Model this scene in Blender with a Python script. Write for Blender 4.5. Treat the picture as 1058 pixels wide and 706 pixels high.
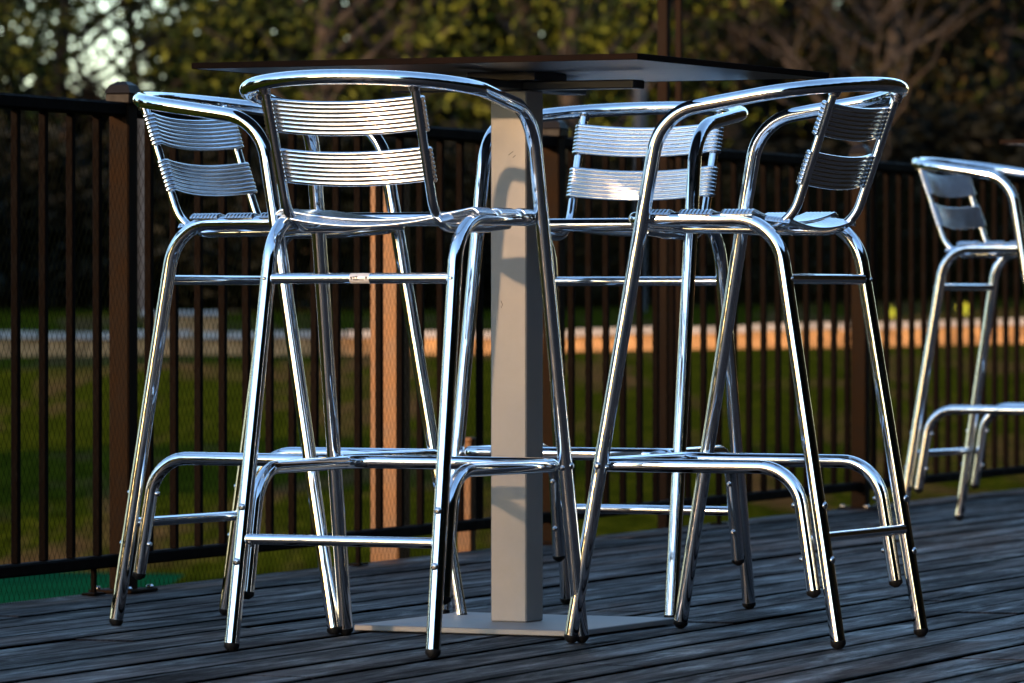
import bpy, math, random
import numpy as np
from mathutils import Vector, Matrix
from mathutils import noise as mnoise
R = math.radians
S = bpy.context.scene
for o in list(bpy.data.objects):
    bpy.data.objects.remove(o)
COL = S.collection

# ------------------------------------------------------------------ camera
cam_d = bpy.data.cameras.new('camera')
cam = bpy.data.objects.new('camera', cam_d)
COL.objects.link(cam)
cam.location = (0, 0, 0.607)
cam.rotation_euler = (R(90 - 0.411), 0, 0)
cam_d.sensor_width = 36
cam_d.lens = 189.7
cam_d.clip_start = 0.1
cam_d.clip_end = 3000
cam_d.dof.use_dof = True
cam_d.dof.focus_distance = 9.7
cam_d.dof.aperture_fstop = 10.0
S.camera = cam

# ------------------------------------------------------------------ light
SUN_EL = R(11)
SX, SY = -0.72, -0.694                     # horizontal direction towards the sun
W = bpy.data.worlds.new('World')
S.world = W
W.use_nodes = True
nt = W.node_tree
bg = nt.nodes['Background']
sky = nt.nodes.new('ShaderNodeTexSky')
sky.sky_type = 'NISHITA'
sky.sun_disc = False
sky.sun_elevation = SUN_EL
sky.sun_rotation = math.atan2(SX, SY)
sky.air_density = 1.0
sky.dust_density = 0.3
sky.ozone_density = 2.4
nt.links.new(sky.outputs[0], bg.inputs[0])
bg.inputs[1].default_value = 0.15
sd = bpy.data.lights.new('sun', 'SUN')
sd.energy = 2.8
sd.angle = R(1.0)
sd.color = (1.0, 0.63, 0.35)
sun = bpy.data.objects.new('sun', sd)
COL.objects.link(sun)
sv = Vector((SX * math.cos(SUN_EL), SY * math.cos(SUN_EL), math.sin(SUN_EL)))
sun.rotation_euler = sv.to_track_quat('Z', 'Y').to_euler()
S.view_settings.view_transform = 'Standard'
S.view_settings.look = 'None'
S.view_settings.gamma = 1
S.view_settings.exposure = 1.85

# ------------------------------------------------------------------ helpers
def mesh(name, verts, faces, mat=None, smooth=False, flat=()):
    me = bpy.data.meshes.new(name)
    me.from_pydata([tuple(v) for v in verts], [], faces)
    if smooth:
        sm = [True] * len(faces)
        for i in flat:
            sm[i] = False
        me.polygons.foreach_set('use_smooth', sm)
    if mat:
        me.materials.append(mat)
    me.update()
    return me

def link(name, me, parent=None):
    o = bpy.data.objects.new(name, me)
    COL.objects.link(o)
    if parent:
        o.parent = parent
    return o

def empty(name, loc=(0, 0, 0), rz=0):
    o = bpy.data.objects.new(name, None)
    o.empty_display_size = 0.1
    COL.objects.link(o)
    o.location = loc
    o.rotation_euler = (0, 0, rz)
    return o

def tag(o, label, cat=None, group=None):
    o['label'] = label
    if cat:
        o['category'] = cat
    if group:
        o['group'] = group
    return o

def struct(o, label=None):
    o['kind'] = 'structure'
    if label:
        o['label'] = label
    return o

def copy_tree(o, parent=None):
    c = o.copy()
    COL.objects.link(c)
    if parent:
        c.parent = parent
    for ch in o.children:
        copy_tree(ch, c)
    return c

def box_geo(c, s, bev=0.0, rot=None):
    """box (centre, size) with chamfered edges"""
    cx, cy, cz = c
    x, y, z = s[0] / 2, s[1] / 2, s[2] / 2
    vs, fs = [], []
    if bev <= 0:
        for sx in (-1, 1):
            for sy in (-1, 1):
                for sz in (-1, 1):
                    vs.append(Vector((sx * x, sy * y, sz * z)))
        fs = [(0, 1, 3, 2), (4, 6, 7, 5), (0, 4, 5, 1), (2, 3, 7, 6), (0, 2, 6, 4), (1, 5, 7, 3)]
    else:
        b = bev
        idx = {}
        for sx in (-1, 1):
            for sy in (-1, 1):
                for sz in (-1, 1):
                    for ax in range(3):
                        p = [sx * (x - b), sy * (y - b), sz * (z - b)]
                        p[ax] = (sx * x, sy * y, sz * z)[ax]
                        idx[(sx, sy, sz, ax)] = len(vs)
                        vs.append(Vector(p))
        g = lambda a, b_, c_, ax: idx[(a, b_, c_, ax)]
        for s_ in (-1, 1):
            f = [g(s_, -1, -1, 0), g(s_, 1, -1, 0), g(s_, 1, 1, 0), g(s_, -1, 1, 0)]
            fs.append(f if s_ > 0 else f[::-1])
            f = [g(-1, s_, -1, 1), g(1, s_, -1, 1), g(1, s_, 1, 1), g(-1, s_, 1, 1)]
            fs.append(f if s_ < 0 else f[::-1])
            f = [g(-1, -1, s_, 2), g(1, -1, s_, 2), g(1, 1, s_, 2), g(-1, 1, s_, 2)]
            fs.append(f if s_ > 0 else f[::-1])
        for a in (-1, 1):
            for b_ in (-1, 1):
                fs.append([g(a, b_, -1, 0), g(a, b_, 1, 0), g(a, b_, 1, 1), g(a, b_, -1, 1)])
                fs.append([g(a, -1, b_, 0), g(a, 1, b_, 0), g(a, 1, b_, 2), g(a, -1, b_, 2)])
                fs.append([g(-1, a, b_, 1), g(1, a, b_, 1), g(1, a, b_, 2), g(-1, a, b_, 2)])
                for c_ in (-1, 1):
                    fs.append([g(a, b_, c_, 0), g(a, b_, c_, 1), g(a, b_, c_, 2)])
    if rot is not None:
        vs = [rot @ v for v in vs]
    vs = [v + Vector((cx, cy, cz)) for v in vs]
    out = []
    ctr = Vector((cx, cy, cz))
    for f in fs:
        n = (vs[f[1]] - vs[f[0]]).cross(vs[f[2]] - vs[f[0]])
        m = sum((vs[i] for i in f), Vector()) / len(f) - ctr
        out.append(tuple(f) if n.dot(m) > 0 else tuple(f[::-1]))
    return vs, out

class Geo:
    def __init__(self):
        self.v, self.f = [], []
    def add(self, vf):
        n = len(self.v)
        self.v += list(vf[0])
        self.f += [tuple(i + n for i in f) for f in vf[1]]
        return self
    def box(self, c, s, bev=0.0, rot=None):
        return self.add(box_geo(c, s, bev, rot))
    def obj(self, name, mat, parent=None, smooth=False):
        return link(name, mesh(name, self.v, self.f, mat, smooth), parent)

def fillet(pts, rad, seg=10):
    """polyline with rounded corners; rad[i] = tangent length at point i"""
    P = [Vector(p) for p in pts]
    out = [P[0]]
    for i in range(1, len(P) - 1):
        t = rad[i] if i < len(rad) else 0
        if t <= 0:
            out.append(P[i])
            continue
        a = (P[i - 1] - P[i]).normalized()
        b = (P[i + 1] - P[i]).normalized()
        A, B = P[i] + a * t, P[i] + b * t
        ang = a.angle(b)
        # true circular arc
        r = t * math.tan(ang / 2)
        ctr = P[i] + (a + b).normalized() * (t / math.cos(ang / 2))
        va, vb = A - ctr, B - ctr
        tot = va.angle(vb)
        for k in range(seg + 1):
            s = k / seg
            out.append(ctr + va * (math.sin((1 - s) * tot) / math.sin(tot)) + vb * (math.sin(s * tot) / math.sin(tot)))
    out.append(P[-1])
    return out

def rings(path, r, n=20):
    P = path
    T = []
    for i in range(len(P)):
        a = P[max(i - 1, 0)]
        b = P[min(i + 1, len(P) - 1)]
        if i > 0 and i < len(P) - 1:
            t = (P[i] - P[i - 1]).normalized() + (P[i + 1] - P[i]).normalized()
        else:
            t = b - a
        T.append(t.normalized())
    ref = Vector((0, 1, 0)) if abs(T[0].y) < 0.8 else Vector((1, 0, 0))
    N = (ref - T[0] * ref.dot(T[0])).normalized()
    out = []
    for i in range(len(P)):
        if i > 0:
            N = T[i - 1].rotation_difference(T[i]) @ N
            N = (N - T[i] * N.dot(T[i])).normalized()
        B = T[i].cross(N)
        rr = r[i] if isinstance(r, (list, tuple)) else r
        out.append([P[i] + (N * math.cos(2 * math.pi * k / n) + B * math.sin(2 * math.pi * k / n)) * rr for k in range(n)])
    return out

def tube_geo(rg, caps=(True, True)):
    n = len(rg[0])
    v = [p for ring in rg for p in ring]
    f = []
    for i in range(len(rg) - 1):
        for k in range(n):
            a, b = i * n + k, i * n + (k + 1) % n
            f.append((a, b, b + n, a + n))
    flat = []
    for e, ring in ((0, rg[0]), (1, rg[-1])):
        if caps[e]:
            s = len(v)
            v += ring
            fc = tuple(range(s, s + n))
            flat.append(len(f))
            f.append(fc[::-1] if e == 0 else fc)
    return v, f, flat

def tube(name, pts, r, mat, parent=None, rad=None, n=20, caps=(True, True), seg=10):
    path = fillet(pts, rad, seg) if rad else [Vector(p) for p in pts]
    v, f, flat = tube_geo(rings(path, r, n), caps)
    return link(name, mesh(name, v, f, mat, True, flat), parent)

# ------------------------------------------------------------------ materials
def mat_new(name):
    m = bpy.data.materials.new(name)
    m.use_nodes = True
    t = m.node_tree
    return m, t, t.nodes['Principled BSDF']

def nd(t, kind, **kw):
    n = t.nodes.new(kind)
    for k, v in kw.items():
        if k in n.inputs:
            n.inputs[k].default_value = v
        else:
            setattr(n, k, v)
    return n

def ramp(t, fac, stops):
    r = t.nodes.new('ShaderNodeValToRGB')
    e = r.color_ramp.elements
    while len(e) < len(stops):
        e.new(0.5)
    for i, (p, c) in enumerate(stops):
        e[i].position = p
        e[i].color = (c[0], c[1], c[2], 1) if hasattr(c, '__len__') else (c, c, c, 1)
    t.links.new(fac, r.inputs[0])
    return r.outputs[0]

def coords(t, scale=(1, 1, 1), rot=(0, 0, 0), kind='Object'):
    tc = t.nodes.new('ShaderNodeTexCoord')
    mp = t.nodes.new('ShaderNodeMapping')
    mp.inputs['Scale'].default_value = scale
    src = tc.outputs[kind]
    if any(rot):                              # turn first, stretch afterwards
        m0 = t.nodes.new('ShaderNodeMapping')
        m0.inputs['Rotation'].default_value = rot
        t.links.new(src, m0.inputs[0])
        src = m0.outputs[0]
    t.links.new(src, mp.inputs[0])
    return mp.outputs[0]

def noise_tex(t, vec, scale, detail=4, rough=0.55, dist=0.0):
    n = nd(t, 'ShaderNodeTexNoise', Scale=scale, Detail=detail, Roughness=rough, Distortion=dist)
    t.links.new(vec, n.inputs['Vector'])
    return n.outputs['Fac']

def bump(t, b, fac, strength, dist):
    n = nd(t, 'ShaderNodeBump', Strength=strength, Distance=dist)
    t.links.new(fac, n.inputs['Height'])
    t.links.new(n.outputs[0], b.inputs['Normal'])
    return n

def m_aluminium(name, base, r0, r1, scale=30):
    m, t, b = mat_new(name)
    b.inputs['Metallic'].default_value = 1
    v = coords(t)
    n1 = noise_tex(t, v, scale, 5, 0.6)
    t.links.new(ramp(t, n1, [(0.3, r0), (0.75, r1)]), b.inputs['Roughness'])
    n2 = noise_tex(t, v, 90, 4, 0.7)
    c0 = [x * 0.86 for x in base]
    t.links.new(ramp(t, n2, [(0.25, c0), (0.5, base)]), b.inputs['Base Color'])
    bump(t, b, noise_tex(t, v, 14, 3), 0.08, 0.004)
    return m

M = {}
M['tube'] = m_aluminium('polished_aluminium', (0.88, 0.89, 0.91), 0.03, 0.10)
M['slat'] = m_aluminium('anodised_slat', (0.88, 0.89, 0.9), 0.12, 0.24)
M['bolt'] = m_aluminium('steel_bolt', (0.62, 0.61, 0.6), 0.15, 0.35, 120)

def m_plain(name, base, rough, var=0.25, scale=20, bump_s=0.1, metallic=0.0, spec=0.5, detail=5):
    m, t, b = mat_new(name)
    b.inputs['Metallic'].default_value = metallic
    b.inputs['Specular IOR Level'].default_value = spec
    v = coords(t)
    n = noise_tex(t, v, scale, detail, 0.65)
    lo = [x * (1 - var) for x in base]
    hi = [min(1, x * (1 + var)) for x in base]
    t.links.new(ramp(t, n, [(0.3, lo), (0.7, hi)]), b.inputs['Base Color'])
    t.links.new(ramp(t, n, [(0.3, rough * 0.85), (0.7, min(1, rough * 1.15))]), b.inputs['Roughness'])
    bump(t, b, n, bump_s, 0.003)
    return m

M['rubber'] = m_plain('black_plastic', (0.005, 0.005, 0.0055), 0.5, spec=0.25)
M['rail'] = m_plain('dark_bronze_paint', (0.0027, 0.0013, 0.0005), 0.8, 0.35, 25, 0.15, spec=0.05)
M['rail_lit'] = m_plain('dark_bronze_paint_lit', (0.010, 0.005, 0.0018), 0.75, 0.4, 18, 0.15, spec=0.06)  # rail paint lightened for the posts, sunlight on them put into the colour
M['cap'] = m_plain('cap_paint', (0.005, 0.004, 0.0035), 0.5, 0.3, 40, spec=0.1)
M['wire'] = m_plain('green_wire', (0.002, 0.003, 0.0015), 0.9, spec=0.0)
M['timber'] = m_plain('tan_timber', (0.15, 0.07, 0.022), 0.7, 0.3, 14, 0.4)
M['galv'] = m_plain('galvanised_steel', (0.03, 0.037, 0.05), 0.5, 0.2, 6, 0.1, 0.3)
M['brownpost'] = m_plain('brown_post', (0.008, 0.004, 0.002), 0.7, 0.3, 9, 0.3, spec=0.05)
M['stone'] = m_plain('retaining_stone', (0.36, 0.2, 0.09), 1.0, 0.6, 7, 0.8, spec=0.05)
M['coping'] = m_plain('pale_coping', (0.36, 0.33, 0.31), 0.9, 0.35, 6, 0.4, spec=0.1)
M['bark'] = m_plain('bark', (0.022, 0.015, 0.010), 0.9, 0.4, 7, 0.8)
M['twig'] = m_plain('dry_twigs', (0.026, 0.016, 0.009), 0.9, 0.4, 5, 0.5)
M['yellow'] = m_plain('yellow_petals', (0.55, 0.6, 0.03), 0.6, 0.2)

# satin silver powder coat with fine scuffs
m, t, b = mat_new('silver_powder_coat')
M['silver'] = m
b.inputs['Metallic'].default_value = 0.35
v = coords(t)
n = noise_tex(t, v, 6, 6, 0.7)
fine = noise_tex(t, v, 700, 2, 0.5)
t.links.new(ramp(t, n, [(0.3, (0.225, 0.215, 0.2)), (0.62, (0.27, 0.258, 0.242))]), b.inputs['Base Color'])
t.links.new(ramp(t, n, [(0.3, 0.45), (0.7, 0.6)]), b.inputs['Roughness'])
bump(t, b, fine, 0.12, 0.0006)

# brushed dark laminate for the table top underside
m, t, b = mat_new('brushed_dark_laminate')
M['top'] = m
v = coords(t, (4, 160, 4))
n = noise_tex(t, v, 3, 6, 0.7)
b.inputs['Metallic'].default_value = 0.75
t.links.new(ramp(t, n, [(0.3, (0.025, 0.028, 0.038)), (0.7, (0.055, 0.062, 0.08))]), b.inputs['Base Color'])
t.links.new(ramp(t, n, [(0.3, 0.28), (0.7, 0.42)]), b.inputs['Roughness'])
bump(t, b, n, 0.25, 0.001)
M['edge'] = m_plain('dark_table_edge', (0.008, 0.0045, 0.003), 0.85, 0.3, 30, spec=0.03)
M['bracket'] = m_plain('black_bracket', (0.012, 0.014, 0.018), 0.4, 0.3, 30)

# weathered deck boards
BA = math.atan2(2.4722, 1.0)                # direction of the boards and of the railing
m, t, b = mat_new('weathered_deck')
M['deck'] = m
v0 = coords(t, (1, 1, 1), (0, 0, -BA))
v = coords(t, (0.6, 9, 1), (0, 0, -BA))
vg = coords(t, (2.2, 60, 1), (0, 0, -BA))
geo = t.nodes.new('ShaderNodeNewGeometry')
blotch = noise_tex(t, v, 1.6, 6, 0.65, 0.6)
grain = noise_tex(t, vg, 3, 6, 0.7, 0.3)
wear = noise_tex(t, coords(t, (0.8, 5.5, 1), (0, 0, -BA)), 2.6, 9, 0.72, 0.6)
mix = nd(t, 'ShaderNodeMath', operation='MULTIPLY_ADD')
t.links.new(grain, mix.inputs[0]); mix.inputs[1].default_value = 0.45
t.links.new(blotch, mix.inputs[2])
base = ramp(t, mix.outputs[0], [(0.45, (0.002, 0.0015, 0.0014)), (0.65, (0.006, 0.0048, 0.0045)), (0.95, (0.032, 0.024, 0.02))])
mb = nd(t, 'ShaderNodeMixRGB', blend_type='MULTIPLY')
mb.inputs[0].default_value = 1
t.links.new(base, mb.inputs[1])
t.links.new(ramp(t, geo.outputs['Random Per Island'], [(0, 0.62), (1, 1.25)]), mb.inputs[2])
# shade of the board gaps painted along the long edges of every board
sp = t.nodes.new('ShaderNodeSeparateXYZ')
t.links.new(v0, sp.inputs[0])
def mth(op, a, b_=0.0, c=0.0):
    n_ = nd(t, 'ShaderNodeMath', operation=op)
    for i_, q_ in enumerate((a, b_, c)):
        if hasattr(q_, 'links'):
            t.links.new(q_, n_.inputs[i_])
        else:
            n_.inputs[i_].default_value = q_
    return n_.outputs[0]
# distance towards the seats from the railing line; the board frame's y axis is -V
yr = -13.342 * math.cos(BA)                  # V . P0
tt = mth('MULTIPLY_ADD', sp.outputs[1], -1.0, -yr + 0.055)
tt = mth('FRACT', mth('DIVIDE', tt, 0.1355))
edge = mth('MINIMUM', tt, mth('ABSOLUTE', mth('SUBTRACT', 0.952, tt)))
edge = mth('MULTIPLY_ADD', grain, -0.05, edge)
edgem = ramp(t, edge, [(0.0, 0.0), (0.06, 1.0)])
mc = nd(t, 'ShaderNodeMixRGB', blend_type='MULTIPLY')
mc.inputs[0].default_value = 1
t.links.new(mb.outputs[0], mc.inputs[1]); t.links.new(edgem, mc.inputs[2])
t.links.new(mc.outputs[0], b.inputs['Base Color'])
t.links.new(ramp(t, wear, [(0.38, 0.95), (0.52, 0.65), (0.66, 0.32)]), b.inputs['Roughness'])
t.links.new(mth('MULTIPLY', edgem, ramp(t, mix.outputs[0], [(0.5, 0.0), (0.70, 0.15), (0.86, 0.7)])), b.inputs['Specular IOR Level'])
bb = bump(t, b, grain, 0.55, 0.004)
b2 = nd(t, 'ShaderNodeBump', Strength=0.3, Distance=0.004)
t.links.new(wear, b2.inputs['Height'])
t.links.new(b2.outputs[0], bb.inputs['Normal'])

# lawn
m, t, b = mat_new('lawn')
M['lawn'] = m
v = coords(t)
n1 = noise_tex(t, coords(t, (1, 0.16, 1)), 0.9, 6, 0.65, 0.8)
n2 = noise_tex(t, coords(t, (1, 0.3, 1)), 9, 7, 0.8)
g = ramp(t, n2, [(0.3, (0.010, 0.013, 0.001)), (0.52, (0.035, 0.048, 0.003)), (0.75, (0.10, 0.10, 0.008))])
d = ramp(t, n2, [(0.3, (0.05, 0.03, 0.014)), (0.7, (0.17, 0.095, 0.045))])
mx = nd(t, 'ShaderNodeMixRGB')
t.links.new(ramp(t, n1, [(0.50, 0.0), (0.62, 0.8)]), mx.inputs[0])
t.links.new(g, mx.inputs[1]); t.links.new(d, mx.inputs[2])
t.links.new(mx.outputs[0], b.inputs['Base Color'])
b.inputs['Roughness'].default_value = 1.0
b.inputs['Specular IOR Level'].default_value = 0.0
bump(t, b, n2, 1.0, 0.08)
M['court'] = m_plain('green_court', (0.003, 0.045, 0.018), 1.0, 0.2, 3, 0.1, spec=0.0)

def m_leaf(name, c0, c1, c2):
    m, t, b = mat_new(name)
    geo = t.nodes.new('ShaderNodeNewGeometry')
    oi = t.nodes.new('ShaderNodeObjectInfo')
    n = noise_tex(t, coords(t), 0.9, 3, 0.6)
    a = nd(t, 'ShaderNodeMath', operation='MULTIPLY_ADD')
    t.links.new(geo.outputs['Random Per Island'], a.inputs[0]); a.inputs[1].default_value = 0.55
    t.links.new(n, a.inputs[2])
    a2 = nd(t, 'ShaderNodeMath', operation='MULTIPLY_ADD')
    t.links.new(oi.outputs['Random'], a2.inputs[0]); a2.inputs[1].default_value = 0.25
    t.links.new(a.outputs[0], a2.inputs[2])
    t.links.new(ramp(t, a2.outputs[0], [(0.62, c0), (0.9, c1), (1.2, c2)]), b.inputs['Base Color'])  # few sunlit clusters among dark foliage put into the leaf colour
    b.inputs['Roughness'].default_value = 0.7
    b.inputs['Specular IOR Level'].default_value = 0.12
    return m
M['leaf'] = m_leaf('olive_leaves', (0.002, 0.004, 0.001), (0.018, 0.028, 0.003), (0.075, 0.085, 0.008))
M['leafb'] = m_leaf('brown_green_leaves', (0.004, 0.005, 0.001), (0.017, 0.015, 0.004), (0.055, 0.038, 0.012))
M['leafd'] = m_leaf('shaded_leaves', (0.001, 0.0015, 0.0005), (0.002, 0.003, 0.001), (0.005, 0.005, 0.002))  # shade under the trees put into a near-black leaf colour

# ------------------------------------------------------------------ terrain
def ground_z(x, y):
    def ss(a, b_, q):
        q = min(1, max(0, (q - a) / (b_ - a)))
        return q
    z = -0.55 + 0.737 * ss(22, 45, y)
    z += 0.022 * max(0, min(x, 9) - 0.5) * ss(30, 48, y)
    z += 0.16 * ss(45.2, 46.2, y)
    z += 0.9 * ss(48, 75, y)
    if abs(x) < 40 and 14 < y < 80:
        z += 0.04 * (mnoise.noise(Vector((x * 0.35, y * 0.3, 0))))
    return z
def terrain():
    xs = sorted(set([-2500, -600, -150, -60] + [i * 1.0 for i in range(-30, 31)] + [60, 150, 600, 2500]))
    ys = sorted(set([-2500, -600, -150, -40, -10] + [i * 0.8 for i in range(0, 113)] + [120, 250, 700, 2500]))
    v = [(x, y, ground_z(x, y)) for y in ys for x in xs]
    nx = len(xs)
    f = [(j * nx + i, j * nx + i + 1, (j + 1) * nx + i + 1, (j + 1) * nx + i) for j in range(len(ys) - 1) for i in range(nx - 1)]
    return link('ground', mesh('ground', v, f, M['lawn'], True))
struct(terrain())
# a green sports surface just past the left end of the railing
cv, cf = [], []
for j in range(9):
    for i in range(9):
        x = -6.5 + 5.2 * i / 8 - 0.0
        y = 16.5 + 5.0 * j / 8
        cv.append((x, y, ground_z(x, y) + 0.03 + 0.05))
for j in range(8):
    for i in range(8):
        a = j * 9 + i
        cf.append((a, a + 1, a + 10, a + 9))
struct(link('court', mesh('court', cv, cf, M['court'])))

# ------------------------------------------------------------------ deck
U = Vector((math.cos(BA), math.sin(BA), 0))   # along the railing
V = Vector((math.sin(BA), -math.cos(BA), 0))  # from the railing towards the seats
P0 = Vector((0, 13.342, 0))
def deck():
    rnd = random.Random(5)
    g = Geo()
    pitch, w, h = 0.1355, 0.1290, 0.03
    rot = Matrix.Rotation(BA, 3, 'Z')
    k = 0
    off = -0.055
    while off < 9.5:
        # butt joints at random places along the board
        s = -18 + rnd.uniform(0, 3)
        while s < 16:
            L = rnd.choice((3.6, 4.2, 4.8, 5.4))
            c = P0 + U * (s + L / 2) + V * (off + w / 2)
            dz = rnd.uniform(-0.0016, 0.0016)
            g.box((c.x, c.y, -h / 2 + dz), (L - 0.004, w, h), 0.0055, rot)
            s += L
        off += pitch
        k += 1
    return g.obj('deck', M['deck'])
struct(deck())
g = Geo()
rot = Matrix.Rotation(BA, 3, 'Z')
for o_ in (0.02, 1.5, 3.0, 4.5, 6.0, 7.5, 9.0):
    c = P0 + U * (-1) + V * o_
    g.box((c.x, c.y, -0.135), (34, 0.045, 0.2), 0, rot)
struct(g.obj('deck_frame', M['brownpost']))

# ------------------------------------------------------------------ railing
fence = empty('railing', tuple(P0))
tag(fence, 'dark bronze metal railing of square balusters along the far edge of the deck', 'railing')
def rpt(s, z=0, off=0):                      # a point in railing coordinates (local to its Empty)
    return U * s - V * (-off) + Vector((0, 0, z))
S1 = -2.175                                   # arc position of the leftmost visible post
BAY = 2.455
posts = [S1 + BAY * i for i in (-1, 0, 1, 2, 3)]
def bar(name, s0, s1, zc, w, h, mat, bev=0.003):
    c = rpt((s0 + s1) / 2, zc)
    vs, fs = box_geo(tuple(c), (s1 - s0, w, h), bev, rot)
    return link(name, mesh(name, vs, fs, mat), fence)
pm = None
for s in posts:
    c = rpt(s)
    if pm is None:
        g = Geo().box((0, 0, 0.5235), (0.046, 0.046, 1.041), 0.003, rot)
        g.box((0, 0, 0.0035), (0.13, 0.1, 0.007), 0.002, rot)
        pm = mesh('post', g.v, g.f, M['rail_lit'])
        # collar and low pyramid cap
        g = Geo().box((0, 0, 1.035), (0.058, 0.058, 0.022), 0.003, rot)
        q = [rot @ Vector((a * 0.030, b_ * 0.030, 1.0465)) for a, b_ in ((-1, -1), (1, -1), (1, 1), (-1, 1))]
        q2 = [rot @ Vector((a * 0.022, b_ * 0.022, 1.063)) for a, b_ in ((-1, -1), (1, -1), (1, 1), (-1, 1))]
        q3 = [rot @ Vector((a * 0.010, b_ * 0.010, 1.071)) for a, b_ in ((-1, -1), (1, -1), (1, 1), (-1, 1))]
        vs = q + q2 + q3
        fs = [(3, 2, 1, 0)] + [(i, (i + 1) % 4, 4 + (i + 1) % 4, 4 + i) for i in range(4)] + [(4 + i, 4 + (i + 1) % 4, 8 + (i + 1) % 4, 8 + i) for i in range(4)] + [(8, 9, 10, 11)]
        g.add((vs, fs))
        cmesh = mesh('post_cap', g.v, g.f, M['cap'])
        bm_ = Geo().box((0, 0, 0.010), (0.014, 0.014, 0.008), 0.003, rot)
        bmesh_ = mesh('anchor_bolt', bm_.v, bm_.f, M['bolt'])
    p = link('post', pm, fence)
    p.location = c
    link('post_cap', cmesh, p)
    for a in (-0.052, 0.052):
        for b_ in (-0.036, 0.036):
            link('anchor_bolt', bmesh_, p).location = rot @ Vector((a, b_, 0))
for i in range(len(posts) - 1):
    a, b_ = posts[i] + 0.0235, posts[i + 1] - 0.0235
    bar('top_rail', a, b_, 1.012, 0.04, 0.03, M['rail'], 0.005)
    bar('bottom_rail', a, b_, 0.068, 0.032, 0.026, M['rail'], 0.004)
vs, fs = box_geo((0, 0, 0.539), (0.0155, 0.0155, 0.915), 0.0015, rot)
bal = mesh('baluster', vs, fs, M['rail'])
for i in range(len(posts) - 1):
    for k in range(1, 20):
        o = link('baluster', bal, fence)
        o.location = rpt(posts[i] + BAY * k / 20)
# foot supports with a pin under the bottom rail
for s in (S1 - 0.14, S1 + BAY / 2, S1 + BAY * 1.5):
    c = rpt(s, 0.028)
    g = Geo().box(tuple(c), (0.011, 0.011, 0.054), 0.002, rot)
    c2 = rpt(s, 0.003)
    g.box(tuple(c2), (0.055, 0.03, 0.005), 0.001, rot)
    o = g.obj('rail_support', M['rail'], fence)
# fine diamond wire mesh on the outer side
def wiremesh():
    L0, L1, H0, H1 = posts[0], posts[-1], -0.03, 0.985
    H = H1 - H0
    v, f = [], []
    pitch = 0.0225
    r = 0.0005
    s = L0 - H * 0.62
    while s < L1 + H * 0.62:
        for sg in (-1, 1):
            s0, s1 = s, s + sg * H * 0.62
            z0, z1 = H0, H1
            a0, a1 = s0, s1
            # clip
            def cl(sv_, zv):
                return sv_, zv
            t0, t1 = 0.0, 1.0
            dsv = s1 - s0
            for lim, sgn in ((L0, 1), (L1, -1)):
                q0, q1 = (s0 - lim) * sgn, (s1 - lim) * sgn
                if q0 < 0 and q1 < 0:
                    t0, t1 = 1, 0
                elif q0 < 0:
                    t0 = max(t0, q0 / (q0 - q1))
                elif q1 < 0:
                    t1 = min(t1, q0 / (q0 - q1))
            if t1 - t0 < 0.01:
                continue
            A = rpt(s0 + dsv * t0, z0 + H * t0) - V * (0.024 + 0.0012 * sg)
            B = rpt(s0 + dsv * t1, z0 + H * t1) - V * (0.024 + 0.0012 * sg)
            n = len(v)
            for P in (A, B):
                for k in range(3):
                    an = 2 * math.pi * k / 3
                    v.append(P + (U * math.cos(an) + V * math.sin(an)) * r)
            for k in range(3):
                f.append((n + k, n + (k + 1) % 3, n + 3 + (k + 1) % 3, n + 3 + k))
        s += pitch
    return link('wire_mesh', mesh('wire_mesh', v, f, M['wire']), fence)
wiremesh()

# ------------------------------------------------------------------ bar stool
TR = 0.013
def disc_cap(name, p, d, r, parent, hgt=0.013, tip=0.5):
    """plug: short collar and blunt cone from point p along d"""
    d = Vector(d).normalized()
    p = Vector(p)
    pts = [p - d * 0.001, p + d * hgt * 0.45, p + d * hgt]
    rg = rings([pts[0], pts[1], pts[2]], [r * 1.06, r * 1.04, r * tip], 16)
    v, f, fl = tube_geo(rg)
    return link(name, mesh(name, v, f, M['rubber'], True, fl), parent)

def bolt(p, d, parent, r=0.0054, hgt=0.0038):
    d = Vector(d).normalized()
    p = Vector(p)
    rg = rings([p - d * 0.002, p + d * 0.0008, p + d * hgt * 0.7, p + d * hgt], [r * 1.35, r * 1.3, r, r * 0.5], 12)
    v, f, fl = tube_geo(rg)
    return link('bolt', mesh('bolt', v, f, M['bolt'], True, fl), parent)

def leg_front(z, s):                          # centre line of a front leg
    return Vector((s * (0.2395 - 0.0189 * z), 0.2432 - 0.1775 * z, z))
def leg_rear(z, s):
    return Vector((s * (0.1977 - 0.0208 * z), -0.2579 + 0.1660 * z, z))

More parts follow.
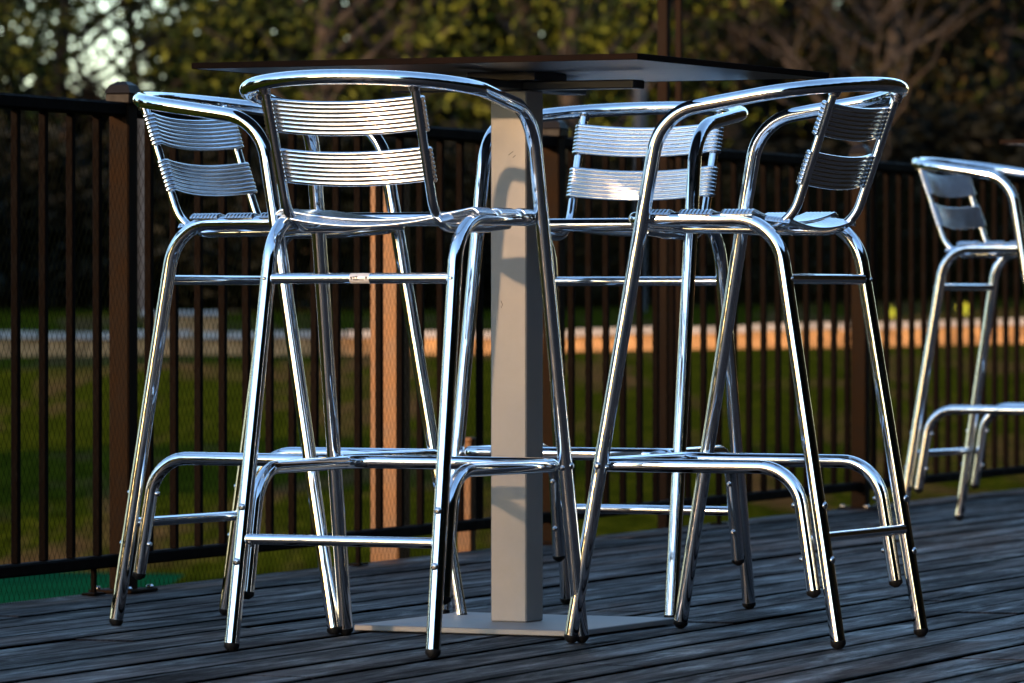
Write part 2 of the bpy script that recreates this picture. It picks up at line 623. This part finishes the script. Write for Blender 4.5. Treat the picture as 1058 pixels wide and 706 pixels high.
def slat(name, A, B, wd, nrm, width, rt, sag, sagdir, parent, ribs=8, over=-1.0, wrap=3.7):
    """ribbed strap from tube A to tube B (centres), wd along the tubes, nrm = side it lies on"""
    A, B, wd, nrm, sagdir = Vector(A), Vector(B), Vector(wd).normalized(), Vector(nrm).normalized(), Vector(sagdir)
    ax = (B - A)
    L = ax.length
    ax.normalize()
    nrm = (nrm - ax * nrm.dot(ax)).normalized()
    rr = width / ribs / 2
    R0 = rt + rr * 0.75
    path = []                                 # (point, normal)
    nw = 12
    for k in range(nw):
        a = wrap * (1 - k / nw)
        d = nrm * math.cos(a) - ax * math.sin(a)
        path.append((A + d * R0, d))
    nm = 22
    for k in range(nm + 1):
        s = k / nm
        q = 4 * s * (1 - s)
        slope = 4 * (1 - 2 * s) * sag / L
        dn = (nrm - ax * slope * (sagdir.normalized().dot(nrm))).normalized()
        path.append((A + ax * L * s + nrm * R0 + sagdir.normalized() * sag * q, dn))
    for k in range(1, nw + 1):
        a = wrap * k / nw
        d = nrm * math.cos(a) + ax * math.sin(a)
        path.append((B + d * R0, d))
    prof = []
    na = 5
    for i in range(ribs):
        c = -width / 2 + rr * (2 * i + 1)
        for j in range(na):
            a = math.pi - math.pi * (j + (0.08 if j == 0 else 0)) / na
            prof.append((c + rr * math.cos(a), rr * 0.75 * math.sin(a) + 0.0004))
    prof.append((width / 2, 0.0004))
    for i in range(ribs)[::-1]:
        c = -width / 2 + rr * (2 * i + 1)
        for j in range(na):
            a = -math.pi * j / na
            if i == ribs - 1 and j == 0:
                continue
            prof.append((c + rr * math.cos(a), rr * 0.75 * math.sin(a) - 0.0004))
    n = len(prof)
    v, f = [], []
    for p, d in path:
        for a, b_ in prof:
            v.append(p + wd * a + d * b_)
    for i in range(len(path) - 1):
        for k in range(n):
            a, b_ = i * n + k, i * n + (k + 1) % n
            f.append((a, a + n, b_ + n, b_))
    flat = []
    for e in (0, len(path) - 1):
        s0 = len(v)
        v += v[e * n:(e + 1) * n]
        flat.append(len(f))
        f.append(tuple(range(s0, s0 + n)) if e == 0 else tuple(range(s0, s0 + n))[::-1])
    return link(name, mesh(name, v, f, M['slat'], True, flat), parent)

def make_stool():
    root = empty('bar_stool')
    T = M['tube']
    # --- front legs continue upward and bend back into one horseshoe arm rail
    Wd, y0, D, zb, k_, e_ = 0.2283, -0.122, 0.1503, 0.996, 0.1496, 1.018
    zc = lambda y: zb - k_ * (y - (y0 - D))
    cy = 0.0745
    corner = Vector((leg_front(zc(cy), 1).x, cy, zc(cy)))
    base = leg_front(0.012, 1)
    split = leg_front(0.755, 1)
    start = leg_front(0.80, 1)
    mid = Vector((Wd, y0, zc(y0)))
    right = fillet([split, start, corner, mid], [0, 0, 0.07, 0], 12)
    arc = []
    N = 40
    for i in range(1, N):
        th = math.pi * i / N
        x = Wd * math.copysign(abs(math.cos(th)) ** e_, math.cos(th))
        y = y0 - D * abs(math.sin(th)) ** e_
        arc.append(Vector((x, y, zc(y))))
    left = [Vector((-p.x, p.y, p.z)) for p in right][::-1]
    full = right + arc + left
    # soften the join of the straight arm and the arc
    v, f, fl = tube_geo(rings(full, TR, 24), (False, False))
    arm = link('arm_rail', mesh('arm_rail', v, f, T, True, fl), root)
    legs = []
    for s in (1, -1):
        l = tube('leg', [leg_front(0.012, s), leg_front(0.3, s), leg_front(0.755, s)], TR, T, root, n=24)
        d = leg_front(0, s) - leg_front(1, s)
        disc_cap('foot_cap', leg_front(0.0125, s), d, TR, l)
        bolt(leg_front(0.317, s) + Vector((s * 0.0125, 0, 0)), (s, 0, 0), l, 0.005)
        bolt(leg_front(0.317, s) + Vector((0, -0.0125, -0.004)), (0, -1, 0), l, 0.004)
    # --- rear legs below the bend, seat frame above it
    for s in (1, -1):
        l = tube('leg', [leg_rear(0.012, s), leg_rear(0.3, s), leg_rear(0.662, s)], TR, T, root, n=24)
        d = leg_rear(0, s) - leg_rear(1, s)
        disc_cap('foot_cap', leg_rear(0.0125, s), d, TR, l)
        for z in (0.25, 0.155):
            bolt(leg_rear(z, s) + Vector((0, -0.0125, 0)), (0, -1, -0.1), l)
    sf = []
    for s in (1, -1):
        half = fillet([leg_rear(0.662, s), leg_rear(0.755, s), Vector((s * 0.1995, 0.09, 0.755)), Vector((s * 0.1995, 0.149, 0.757)), Vector((0, 0.149, 0.757))],
                      [0, 0.078, 0, 0.042, 0], 12)
        sf.append(half)
    full = sf[0] + sf[1][::-1][1:]
    v, f, fl = tube_geo(rings(full, 0.0128, 24), (False, False))
    link('seat_frame', mesh('seat_frame', v, f, T, True, fl), root)
    # --- crossbars between the rear legs
    for z in (0.6496, 0.1946):
        a, b_ = leg_rear(z, 1), leg_rear(z, -1)
        cb = tube('crossbar', [b_ + Vector((0.011, 0, 0)), a - Vector((0.011, 0, 0))], 0.0093, T, root, n=20)
        if z > 0.5:
            for s in (1, -1):
                bolt(leg_rear(z, s) + Vector((0, -0.012, 0)), (0, -1, 0), cb, 0.003)
    # --- footrest hoop: bolted in front of the rear legs, wraps round the front legs
    fr = []
    for s in (1, -1):
        d = (leg_rear(0.6, s) - leg_rear(0.1, s)).normalized()
        low = leg_rear(0.10, s) + Vector((0, 0.0335, 0)) - Vector((s * 0.002, 0, 0))
        top = low + d * ((0.317 - low.z) / d.z)
        fr.append(fillet([low, top, Vector((s * 0.2075, 0.17, 0.317)), Vector((s * 0.2075, 0.2145, 0.318)), Vector((0, 0.2145, 0.318))], [0, 0.068, 0, 0.038, 0], 12))
        if s == 1:
            dcap = -d
            lows = low
    full = fr[0] + fr[1][::-1][1:]
    v, f, fl = tube_geo(rings(full, 0.0122, 24), (True, True))
    ft = link('footrest', mesh('footrest', v, f, T, True, fl), root)
    for h in fr:
        disc_cap('end_cap', h[0], h[0] - h[1], 0.0122, ft, 0.012, 0.35)
        dd = (h[1] - h[0]).normalized()
        for z in (0.25, 0.155):
            p = h[0] + dd * ((z - h[0].z) / dd.z)
            bolt(p + Vector((0, 0.012, 0)), (0, 1, -0.1), ft, 0.0042, 0.0065)
    # --- back uprights run down and forward under the seat
    ups = []
    for s in (1, -1):
        top = Vector((s * 0.1467, -0.2285, 0.986))
        bot = Vector((s * 0.144, -0.1407, 0.737))
        tube('back_upright', [top, bot, Vector((s * 0.144, 0.05, 0.739)), Vector((s * 0.142, 0.140, 0.746))], 0.0084, T, root, [0, 0.055, 0, 0], n=20)
    # --- back slats
    top = Vector((0.1467, -0.2285, 0.986)); bot = Vector((0.144, -0.1407, 0.737))
    d = (top - bot).normalized()
    nr = Vector((0, d.z, -d.y))
    for zz in (0.931, 0.844):
        q = (zz - bot.z) / (top.z - bot.z)
        c = bot.lerp(top, q)
        slat('back_slat', (-c.x, c.y, c.z), (c.x, c.y, c.z), d, nr, 0.063, 0.0084, 0.016, -nr + Vector((0, 0, -0.3)), root, wrap=1.5)
    # --- seat slats: three on the side rails, the last on the upright bends
    for yb in (0.096, 0.017, -0.062):
        a = 0.181 + (yb + 0.1326) / (0.09 + 0.1326) * 0.0185
        slat('seat_slat', (-a, yb, 0.755), (a, yb, 0.755), (0, 1, 0), (0, 0, 1), 0.060, 0.0128, 0.019, (0, 0, -1), root, wrap=1.05)
    slat('seat_slat', (-0.144, -0.121, 0.7455), (0.144, -0.121, 0.7455), (0, 1, 0.12), (0, 0, 1), 0.050, 0.0095, 0.014, (0, 0, -1), root, wrap=1.2)
    # --- weld beads at the top of the uprights and on the arm
    for s in (1, -1):
        p = Vector((s * 0.1467, -0.2285, 0.978))
        o = tube('weld_collar', [p + Vector((0, 0.0015, -0.007)), p, p + Vector((0, -0.001, 0.006))], [0.0088, 0.0108, 0.0128], M['bolt'], root, n=14)
    return root

GRP = 'polished aluminium bar stools on the deck'
stools = [
    ((-0.1974, 9.5392, 0), -26.52, 'bar stool with its back to the viewer and a tiny sticker on its crossbar'),
    ((-0.4241, 10.1809, 0), -118.27, 'leftmost bar stool, facing right toward the table, its back toward the capped railing post'),
    ((0.1839, 10.5442, 0), 155.47, 'bar stool behind the table pedestal, facing the viewer, its slatted back pale'),
    ((0.4278, 9.7508, 0), 64.16, 'bar stool right of the pedestal, facing left toward the table, back slats in shade'),
    ((1.3825, 14.7763, 0), -118.23, 'distant bar stool cut off by the right edge of the view, near the railing'),
]
proto = make_stool()
roots = []
for i, (loc, rz, lab) in enumerate(stools):
    o = proto if i == 0 else copy_tree(proto)
    o.location = loc
    o.rotation_euler = (0, 0, R(rz))
    tag(o, lab, 'bar stool', GRP)
    roots.append(o)

# small foil sticker on the upper crossbar of the nearest stool
cb = [c for c in roots[0].children if c.name.startswith('crossbar')][0]
zc_ = 0.6496
yc_ = leg_rear(zc_, 1).y
v, f = [], []
for i in range(9):
    a = R(-70 + 140 * i / 8)
    for x in (-0.017, 0.021):
        v.append((x, yc_ - 0.00955 * math.cos(a), zc_ + 0.00955 * math.sin(a)))
for i in range(8):
    f.append((2 * i, 2 * i + 1, 2 * i + 3, 2 * i + 2))
M['foil'] = m_plain('foil_sticker', (0.62, 0.58, 0.54), 0.35, 0.15, 60, 0.05, 0.2)
M['ink'] = m_plain('black_ink', (0.01, 0.01, 0.012), 0.5)
st = link('sticker', mesh('sticker', v, f, M['foil'], True), cb)
st['label'] = 'small silver sticker with tiny illegible dark print'
rnd = random.Random(3)
g = Geo()
for i, (x0, x1, aa, th) in enumerate([(-0.015, -0.0115, 8, 0.003), (-0.0105, -0.006, 14, 0.0022), (-0.0052, -0.001, 18, 0.002), (-0.0095, 0.002, -14, 0.0016),
                                      (0.003, 0.012, -16, 0.0009), (0.0145, 0.0185, 8, 0.003), (-0.0135, -0.0115, -6, 0.0024), (-0.008, -0.0068, 2, 0.003), (-0.0034, -0.002, 6, 0.003), (0.0155, 0.0172, -4, 0.003)]):
    a = R(aa)
    g.box(((x0 + x1) / 2, yc_ - 0.0097 * math.cos(a), zc_ + 0.0097 * math.sin(a)), (x1 - x0, 0.0004, th), 0, Matrix.Rotation(-a, 3, 'X'))
g.obj('print', M['ink'], st)
st_print = None

# ------------------------------------------------------------------ tables
def make_table():
    root = empty('bar_table')
    # base plate
    Geo().box((0, 0, 0.0075), (0.4517, 0.4517, 0.011), 0.0016).obj('base_plate', M['silver'], root)
    Geo().box((0, 0, 0.013 + 0.4945), (0.074, 0.074, 0.989), 0.0025).obj('pedestal', M['silver'], root)
    tp = Geo().box((0, 0, 1.0395), (0.8857, 0.8857, 0.010), 0.001).obj('tabletop', M['top'], root)
    g = Geo()
    h = 0.8897 / 2
    for s in (-1, 1):
        g.box((0, s * (h + 0.0005), 1.0395), (0.8917, 0.0034, 0.0112), 0.0008)
        g.box((s * (h + 0.0005), 0, 1.0395), (0.0034, 0.8857, 0.0112), 0.0008)
    g.obj('edge_band', M['edge'], tp)
    g = Geo()
    g.box((0, 0, 1.0105), (0.50, 0.05, 0.016), 0.002)
    g.box((0, 0.1425, 1.0105), (0.05, 0.23, 0.0155), 0.002)
    g.box((0, -0.1425, 1.0105), (0.05, 0.23, 0.0155), 0.002)
    g.obj('support_cross', M['bracket'], root)
    Geo().box((0, 0, 1.0265), (0.14, 0.14, 0.0156), 0.001).obj('mounting_plate', M['bracket'], root)
    return root
tb = make_table()
tb.location = (0.0092, 10.0659, 0)
tb.rotation_euler = (0, 0, -0.4436)
tag(tb, 'square high bar table with silver pedestal and base plate amid four stools', 'table', 'high bar tables')
# scuff on the pedestal face
g = Geo()
for i, (x, z, a, l) in enumerate([(-0.014, 0.608, 70, 0.006), (-0.0125, 0.603, 100, 0.005), (-0.0145, 0.599, 60, 0.003), (0.005, 0.885, -35, 0.012), (0.012, 0.879, -40, 0.007)]):
    g.box((x, -0.03715, z), (l, 0.0003, 0.0011), 0, Matrix.Rotation(R(a), 3, 'Y'))
tb2 = copy_tree(tb)
scuff = g.obj('scuff_mark', M['ink'], [c for c in tb.children if c.name.startswith('pedestal')][0])
tb2.location = (1.905, 14.72, 0)
tb2.rotation_euler = (0, 0, -0.4436)
tag(tb2, 'second dark-topped bar table showing only its tip at the right edge, beyond the distant stool', 'table', 'high bar tables')

# ------------------------------------------------------------------ posts beyond the railing
def square_post(name, x, y, w, z1, mat, label, cat, rz=BA, group=None, cap=True):
    z0 = ground_z(x, y) - 0.1
    root = empty(name, (x, y, 0), rz)
    g = Geo().box((0, 0, (z0 + z1) / 2), (w, w, z1 - z0), w * 0.06)
    g.obj('shaft', mat, root)
    if cap:
        Geo().box((0, 0, z1 + 0.006), (w * 1.12, w * 1.12, 0.011), 0.003).obj('post_cap', mat, root)
    tag(root, label, cat, group)
    return root
square_post('timber_post', -0.293, 12.99, 0.075, 0.893, M['timber'], 'sunlit tan timber post close behind the railing balusters, left of the pedestal', 'post', group='timber posts')
square_post('timber_post', -0.113, 13.45, 0.036, 0.26, M['timber'], 'short tan timber post low behind the railing, just left of the pedestal', 'post', group='timber posts')
square_post('tall_post', 0.432, 15.35, 0.030, 4.6, M['brownpost'], 'tall brown post rising above the table, left one of the close pair', 'post', group='tall posts')
square_post('tall_post', 0.478, 15.45, 0.0175, 4.6, M['brownpost'], 'tall thin black post rising above the table, right one of the close pair', 'post', group='tall posts')
square_post('steel_post', 1.24, 52.2, 0.095, 2.83, M['galv'], 'grey galvanised steel post beyond the retaining wall, behind the tabletop', 'post', 0.3, 'steel posts')
square_post('steel_post', -3.56, 52.2, 0.072, 2.6, M['galv'], 'grey galvanised steel post beyond the wall, right of the capped railing post', 'post', 0.3, 'steel posts')

# ------------------------------------------------------------------ retaining wall
def seg_boxes(g, pts, w, z_hi, z_lo, inset=0.0):
    for i in range(len(pts) - 1):
        a, b_ = Vector(pts[i]), Vector(pts[i + 1])
        d = b_ - a
        n = Vector((-d.y, d.x, 0)).normalized() * w / 2
        ca, cb_ = a, b_
        vs = []
        for P in (ca, cb_):
            for sg in (-1, 1):
                for z in (z_lo, z_hi):
                    vs.append(Vector((P.x, P.y, P.z)) + n * sg + Vector((0, 0, z)))
        fs = [(0, 2, 3, 1), (4, 5, 7, 6), (0, 1, 5, 4), (2, 6, 7, 3), (1, 3, 7, 5), (0, 4, 6, 2)]
        g.add((vs, fs))
wp = [(-14, 44, 0.335), (0.5, 45, 0.378), (4.2, 45, 0.478), (8, 45, 0.58), (14, 45.5, 0.66)]
wl = empty('retaining_wall', (0, 0, 0))
g = Geo(); seg_boxes(g, wp, 0.22, -0.055, -0.6)
g.obj('wall_face', M['stone'], wl)
rnd = random.Random(8)
k = 0
acc = []
for i in range(len(wp) - 1):
    a, b_ = Vector(wp[i]), Vector(wp[i + 1])
    L = (b_ - a).length
    n = int(L / 0.62)
    for j in range(n):
        p = a.lerp(b_, (j + 0.02) / n); q = a.lerp(b_, (j + 0.98) / n)
        j1 = rnd.uniform(-0.008, 0.008)
        p.z += j1; q.z += j1 + rnd.uniform(-.004, .004)
        p.y += rnd.uniform(-.02, .02)
        acc.append((p, q))
g = Geo()
for p, q in acc:
    seg_boxes(g, [p, q], 0.3, 0.0, -0.052)
g.obj('coping', M['coping'], wl)
tag(wl, 'low stone retaining wall with pale coping across the lawn beyond the railing', 'wall')
# raised block planter at the left
pl = empty('block_planter', (-2.78, 45.6, 0.0), 0.08)
g = Geo().box((0, 0, 0.23), (0.62, 0.5, 0.52), 0.01)
g.obj('block_body', M['stone'], pl)
Geo().box((0, 0, 0.515), (0.70, 0.56, 0.04), 0.01).obj('block_coping', M['coping'], pl)
tag(pl, 'raised stone block planter on the wall, between the first and second stools from the left', 'planter')

# ------------------------------------------------------------------ vegetation
def leaf_quads(v, f, c, r, n, size, rnd, squash=0.8):
    for _ in range(n):
        d = Vector((rnd.gauss(0, 1), rnd.gauss(0, 1), rnd.gauss(0, 1))).normalized() * (rnd.random() ** 0.45) * r
        d.z *= squash
        p = c + d
        a = Vector((rnd.gauss(0, 1), rnd.gauss(0, 1), rnd.gauss(0, 1))).normalized()
        b_ = a.cross(Vector((rnd.gauss(0, 1), rnd.gauss(0, 1), rnd.gauss(0, 1)))).normalized()
        s = size * rnd.uniform(0.6, 1.3)
        i = len(v)
        v += [p - a * s * 0.5, p + b_ * s * 0.22, p + a * s * 0.5, p - b_ * s * 0.22]
        f.append((i, i + 1, i + 2, i + 3))

def limb(g, a, b_, r0, r1, rnd, n=7, wob=0.12):
    pts, rs = [], []
    L = (b_ - a).length
    for i in range(6):
        s = i / 5
        p = a.lerp(b_, s)
        if 0 < i < 5:
            p += Vector((rnd.gauss(0, 1), rnd.gauss(0, 1), rnd.gauss(0, 0.6))) * wob * L * 0.3
        pts.append(p); rs.append(r0 + (r1 - r0) * s)
    v, f, _ = tube_geo(rings(pts, rs, n))
    g.add((v, f))

def make_tree(seed, height, crown_r, crown_lo, clumps, leaves, size, leafmat, name, trunk_r=0.16):
    rnd = random.Random(seed)
    root = empty(name)
    g = Geo()
    tops = []
    top = Vector((rnd.uniform(-.4, .4), rnd.uniform(-.4, .4), height * 0.85))
    limb(g, Vector((0, 0, -0.4)), top, trunk_r, 0.03, rnd, 9, 0.05)
    v, f = [], []
    for i in range(clumps):
        z = crown_lo + (height - crown_lo) * rnd.random()
        q = (z - crown_lo) / (height - crown_lo)
        rad = crown_r * (0.55 + 0.75 * math.sin(math.pi * min(1, q * 0.9 + 0.12))) * math.sqrt(rnd.random()) * 0.85
        th = rnd.uniform(0, 2 * math.pi)
        c = Vector((rad * math.cos(th), rad * math.sin(th), z))
        leaf_quads(v, f, c, rnd.uniform(0.3, 0.85), leaves, size, rnd)
        if i % 3 == 0:
            a = Vector((0, 0, 0)).lerp(top, max(0.12, min(0.95, (z - 0.9) / height)))
            limb(g, a, c, 0.045, 0.012, rnd, 5)
    g.obj('trunk', M['bark'], root, True)
    link('crown', mesh('crown', v, f, leafmat), root)
    return root

def make_bare(seed, height, name='bare_tree'):
    rnd = random.Random(seed)
    root = empty(name)
    g = Geo()
    def grow(a, d, L, r, lev):
        b_ = a + d * L
        limb(g, a, b_, r, r * 0.6, rnd, 6 if lev < 2 else 4, 0.1)
        if lev < 4:
            for _ in range(3 if lev < 3 else 2):
                nd_ = (d + Vector((rnd.gauss(0, .55), rnd.gauss(0, .55), rnd.gauss(0.15, .35)))).normalized()
                grow(a.lerp(b_, rnd.uniform(0.5, 1)), nd_, L * rnd.uniform(0.55, 0.8), r * 0.55, lev + 1)
    grow(Vector((0, 0, -0.3)), Vector((0.1, 0, 1)).normalized(), height * 0.42, 0.045, 0)
    g2 = g
    g2.obj('branches', M['twig'], root, True)
    return root

rnd = random.Random(21)
tA = make_tree(1, 9.5, 2.6, 1.6, 150, 85, 0.135, M['leaf'], 'broadleaf_tree')
tB = make_tree(2, 8.0, 2.3, 1.2, 140, 85, 0.125, M['leaf'], 'broadleaf_tree')
tC = make_tree(3, 10.5, 2.5, 2.0, 140, 85, 0.14, M['leafb'], 'gum_tree', 0.13)
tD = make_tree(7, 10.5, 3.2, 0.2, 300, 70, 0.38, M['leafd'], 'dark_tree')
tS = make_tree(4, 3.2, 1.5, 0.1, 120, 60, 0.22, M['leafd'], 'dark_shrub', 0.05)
bare = make_bare(6, 6.0)
used = set()
def place(src, x, y, rz, sc, label, cat, group, zs=1.0):
    if src.name in used:
        o = copy_tree(src)
    else:
        used.add(src.name); o = src
    o.location = (x, y, ground_z(x, y))
    o.rotation_euler = (0, 0, rz)
    o.scale = (sc, sc, sc * zs * rnd.uniform(0.95, 1.1))
    tag(o, label, cat, group)
    return o
# the wood beyond the lawn, left to right
wood = [
    (tC, -8.6, 58.0, 1.0), (tA, -8.0, 60.5, 1.0), (tB, -6.4, 56.5, 0.75), (tB, -2.1, 57.5, 0.9), (tA, -1.2, 60.0, 1.05), (tB, 0.6, 57.2, 1.0),
    (tA, 2.4, 59.5, 1.0), (tC, 3.9, 57.5, 0.95), (tC, 5.7, 60.0, 1.05), (tB, 7.2, 57.8, 0.95), (tC, 9.5, 60.5, 1.0), (tA, -11.5, 61, 1.1), (tA, 12.5, 61, 1.1),
    (tB, -5.4, 64, 0.95), (tA, 0.2, 66, 1.2), (tC, 4.8, 67, 1.2), (tA, 9.5, 68, 1.2), (tB, 2.6, 70, 1.4), (tA, -10.5, 67, 1.1), (tB, 6.9, 72, 1.4),
    (tD, -13.0, 76, 0.95), (tD, -9.3, 75, 0.95), (tD, -1.9, 75, 0.95), (tD, 1.6, 77, 0.95), (tD, 5.0, 75, 0.95), (tD, 8.6, 77, 0.95), (tD, 12.2, 76, 0.95),
]
desc = {tA: 'olive green broadleaf tree', tB: 'bushy yellow-green tree', tC: 'brownish green gum tree', tD: 'dense near-black tree'}
desc = {k_.name: v_ for k_, v_ in desc.items()}
where = ['at the far left edge of the wood', 'left of the sky gap at upper left', 'low in front of the wood at upper left', 'just right of the sky gap, above the leftmost stool',
         'above the nearest stool\'s arm rail', 'above the left half of the tabletop', 'behind the pair of tall posts', 'just right of the pair of tall posts',
         'above the shaded back of the right stool', 'above the right stool\'s outer end', 'above the distant stool at the right edge', 'beyond the left edge of the view', 'beyond the right edge of the view',
         'small and far in the sky gap', 'deep in the wood behind the table pedestal', 'deep in the wood right of the tall posts', 'deep in the wood at the right edge', 'deepest in the wood behind the tall posts', 'deep in the wood at the left edge', 'deepest in the wood above the right stool'] + ['in the last row of the wood, ' + q for q in ('past the left edge', 'left of the sky gap', 'above the nearest stool', 'above the tabletop', 'right of the tall posts', 'above the right stool', 'past the right edge')]
for (src, x, y, sc), wh in zip(wood, where):
    place(src, x, y, rnd.uniform(0, 6.28), sc, desc[src.name if src.name in desc else 'x'] + ' ' + wh, 'tree', 'trees of the wood beyond the lawn')
sh = [(-7.6, 54.5), (-6.2, 55.5), (-4.9, 54.6), (-3.6, 55.6), (-2.3, 54.4), (-0.9, 55.4), (0.4, 54.6), (1.8, 55.6), (3.0, 54.5), (4.4, 55.4), (5.8, 54.8), (7.2, 55.6), (8.6, 54.6),
      (-5.5, 62), (-3.0, 63), (-0.5, 63), (2.0, 63), (4.5, 63), (7, 63), (-8, 63)]
sh += [(x, 66 + (i % 2)) for i, x in enumerate((-9, -7.4, -2.9, -1.4, 0.5, 2.4, 4.3, 6.2, 8.1, 9.6))]
shw = ['at the far left edge', 'behind the left railing bay', 'behind the capped railing post', 'behind the leftmost stool\'s back', 'behind the nearest stool\'s left upright', 'behind the nearest stool\'s slatted back',
       'behind the table pedestal', 'behind the pale slatted back', 'behind the tall posts', 'behind the right stool\'s arm', 'behind the right stool\'s back', 'left of the distant stool', 'behind the distant stool',
       'second row, left of the capped post', 'second row, over the leftmost stool', 'second row, over the nearest stool', 'second row, right of the pedestal', 'second row, over the right stool', 'second row, over the distant stool', 'second row, at the far left edge']
shw += ['deep between the trunks'] * 10
for (x, y), wh in zip(sh, shw):
    place(tS, x, y, rnd.uniform(0, 6.28), rnd.uniform(0.85, 1.05) if y < 60 else rnd.uniform(1.2, 1.45), 'dark dense shrub under the trees, ' + wh, 'shrub', 'dark shrubs in front of the wood', 0.55 if y < 60 else 0.5)
for x, y, rz, sc, wh in [(3.4, 53.6, 0.3, 0.9, 'above the arm rail of the right stool'), (6.4, 54.0, 2.0, 0.85, 'above the distant stool'), (-5.0, 58.5, 1.0, 0.8, 'in the sky gap at upper left')]:
    place(bare, x, y, rz, sc, 'leafless tree with pale brown twisting branches ' + wh, 'tree', 'leafless trees at the edge of the wood')
# unseen trees added to shade the far left lawn, filter the sun and darken reflections
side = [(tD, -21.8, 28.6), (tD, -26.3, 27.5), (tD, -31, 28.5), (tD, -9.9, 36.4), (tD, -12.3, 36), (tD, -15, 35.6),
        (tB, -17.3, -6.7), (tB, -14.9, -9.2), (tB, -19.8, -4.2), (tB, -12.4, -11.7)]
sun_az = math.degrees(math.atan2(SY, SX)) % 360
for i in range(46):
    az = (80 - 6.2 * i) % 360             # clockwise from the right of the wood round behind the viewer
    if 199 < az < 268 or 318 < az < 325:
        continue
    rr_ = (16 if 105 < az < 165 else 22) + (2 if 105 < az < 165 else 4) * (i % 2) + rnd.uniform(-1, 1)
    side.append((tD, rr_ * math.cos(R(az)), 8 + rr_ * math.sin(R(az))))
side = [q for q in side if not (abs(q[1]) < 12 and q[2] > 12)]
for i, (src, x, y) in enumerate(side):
    place(src, x, y, rnd.uniform(0, 6.28), rnd.uniform(0.8, 1.0) if src is not tD else (0.48 if y > 35 else 0.8 if y > 27 else 0.5 if x < -17 and y > -1 else 1.25), 'unseen leafy tree added round the lawn to shape light and reflections', 'tree', 'unseen trees added to shape light and reflections')

place(tB, -4.5, 66, 2.2, 0.62, 'small thin tree low in the sky gap, just above the capped railing post', 'tree', 'trees of the wood beyond the lawn')

# yellow flowers by the wall
def flower(x, y, z, wh):
    rnd = random.Random(int(x * 100))
    root = empty('yellow_flower_clump', (x, y, z))
    v, f = [], []
    leaf_quads(v, f, Vector((0, 0, 0.07)), 0.06, 60, 0.05, rnd)
    link('blossom', mesh('blossom', v, f, M['yellow']), root)
    g = Geo()
    for i in range(5):
        limb(g, Vector((0, 0, -0.2)), Vector((rnd.uniform(-.04, .04), rnd.uniform(-.04, .04), 0.06)), 0.006, 0.004, rnd, 5)
    g.obj('stem', M['leafd'], root)
    tag(root, 'small clump of yellow flowers on the wall, ' + wh, 'flowers', 'yellow flower clumps')
flower(3.18, 45.35, 0.46, 'left of the distant stool')
flower(3.80, 45.35, 0.478, 'behind the legs of the distant stool')

S.render.engine = 'CYCLES'
S.cycles.max_bounces = 7
S.cycles.glossy_bounces = 6
S.cycles.diffuse_bounces = 3
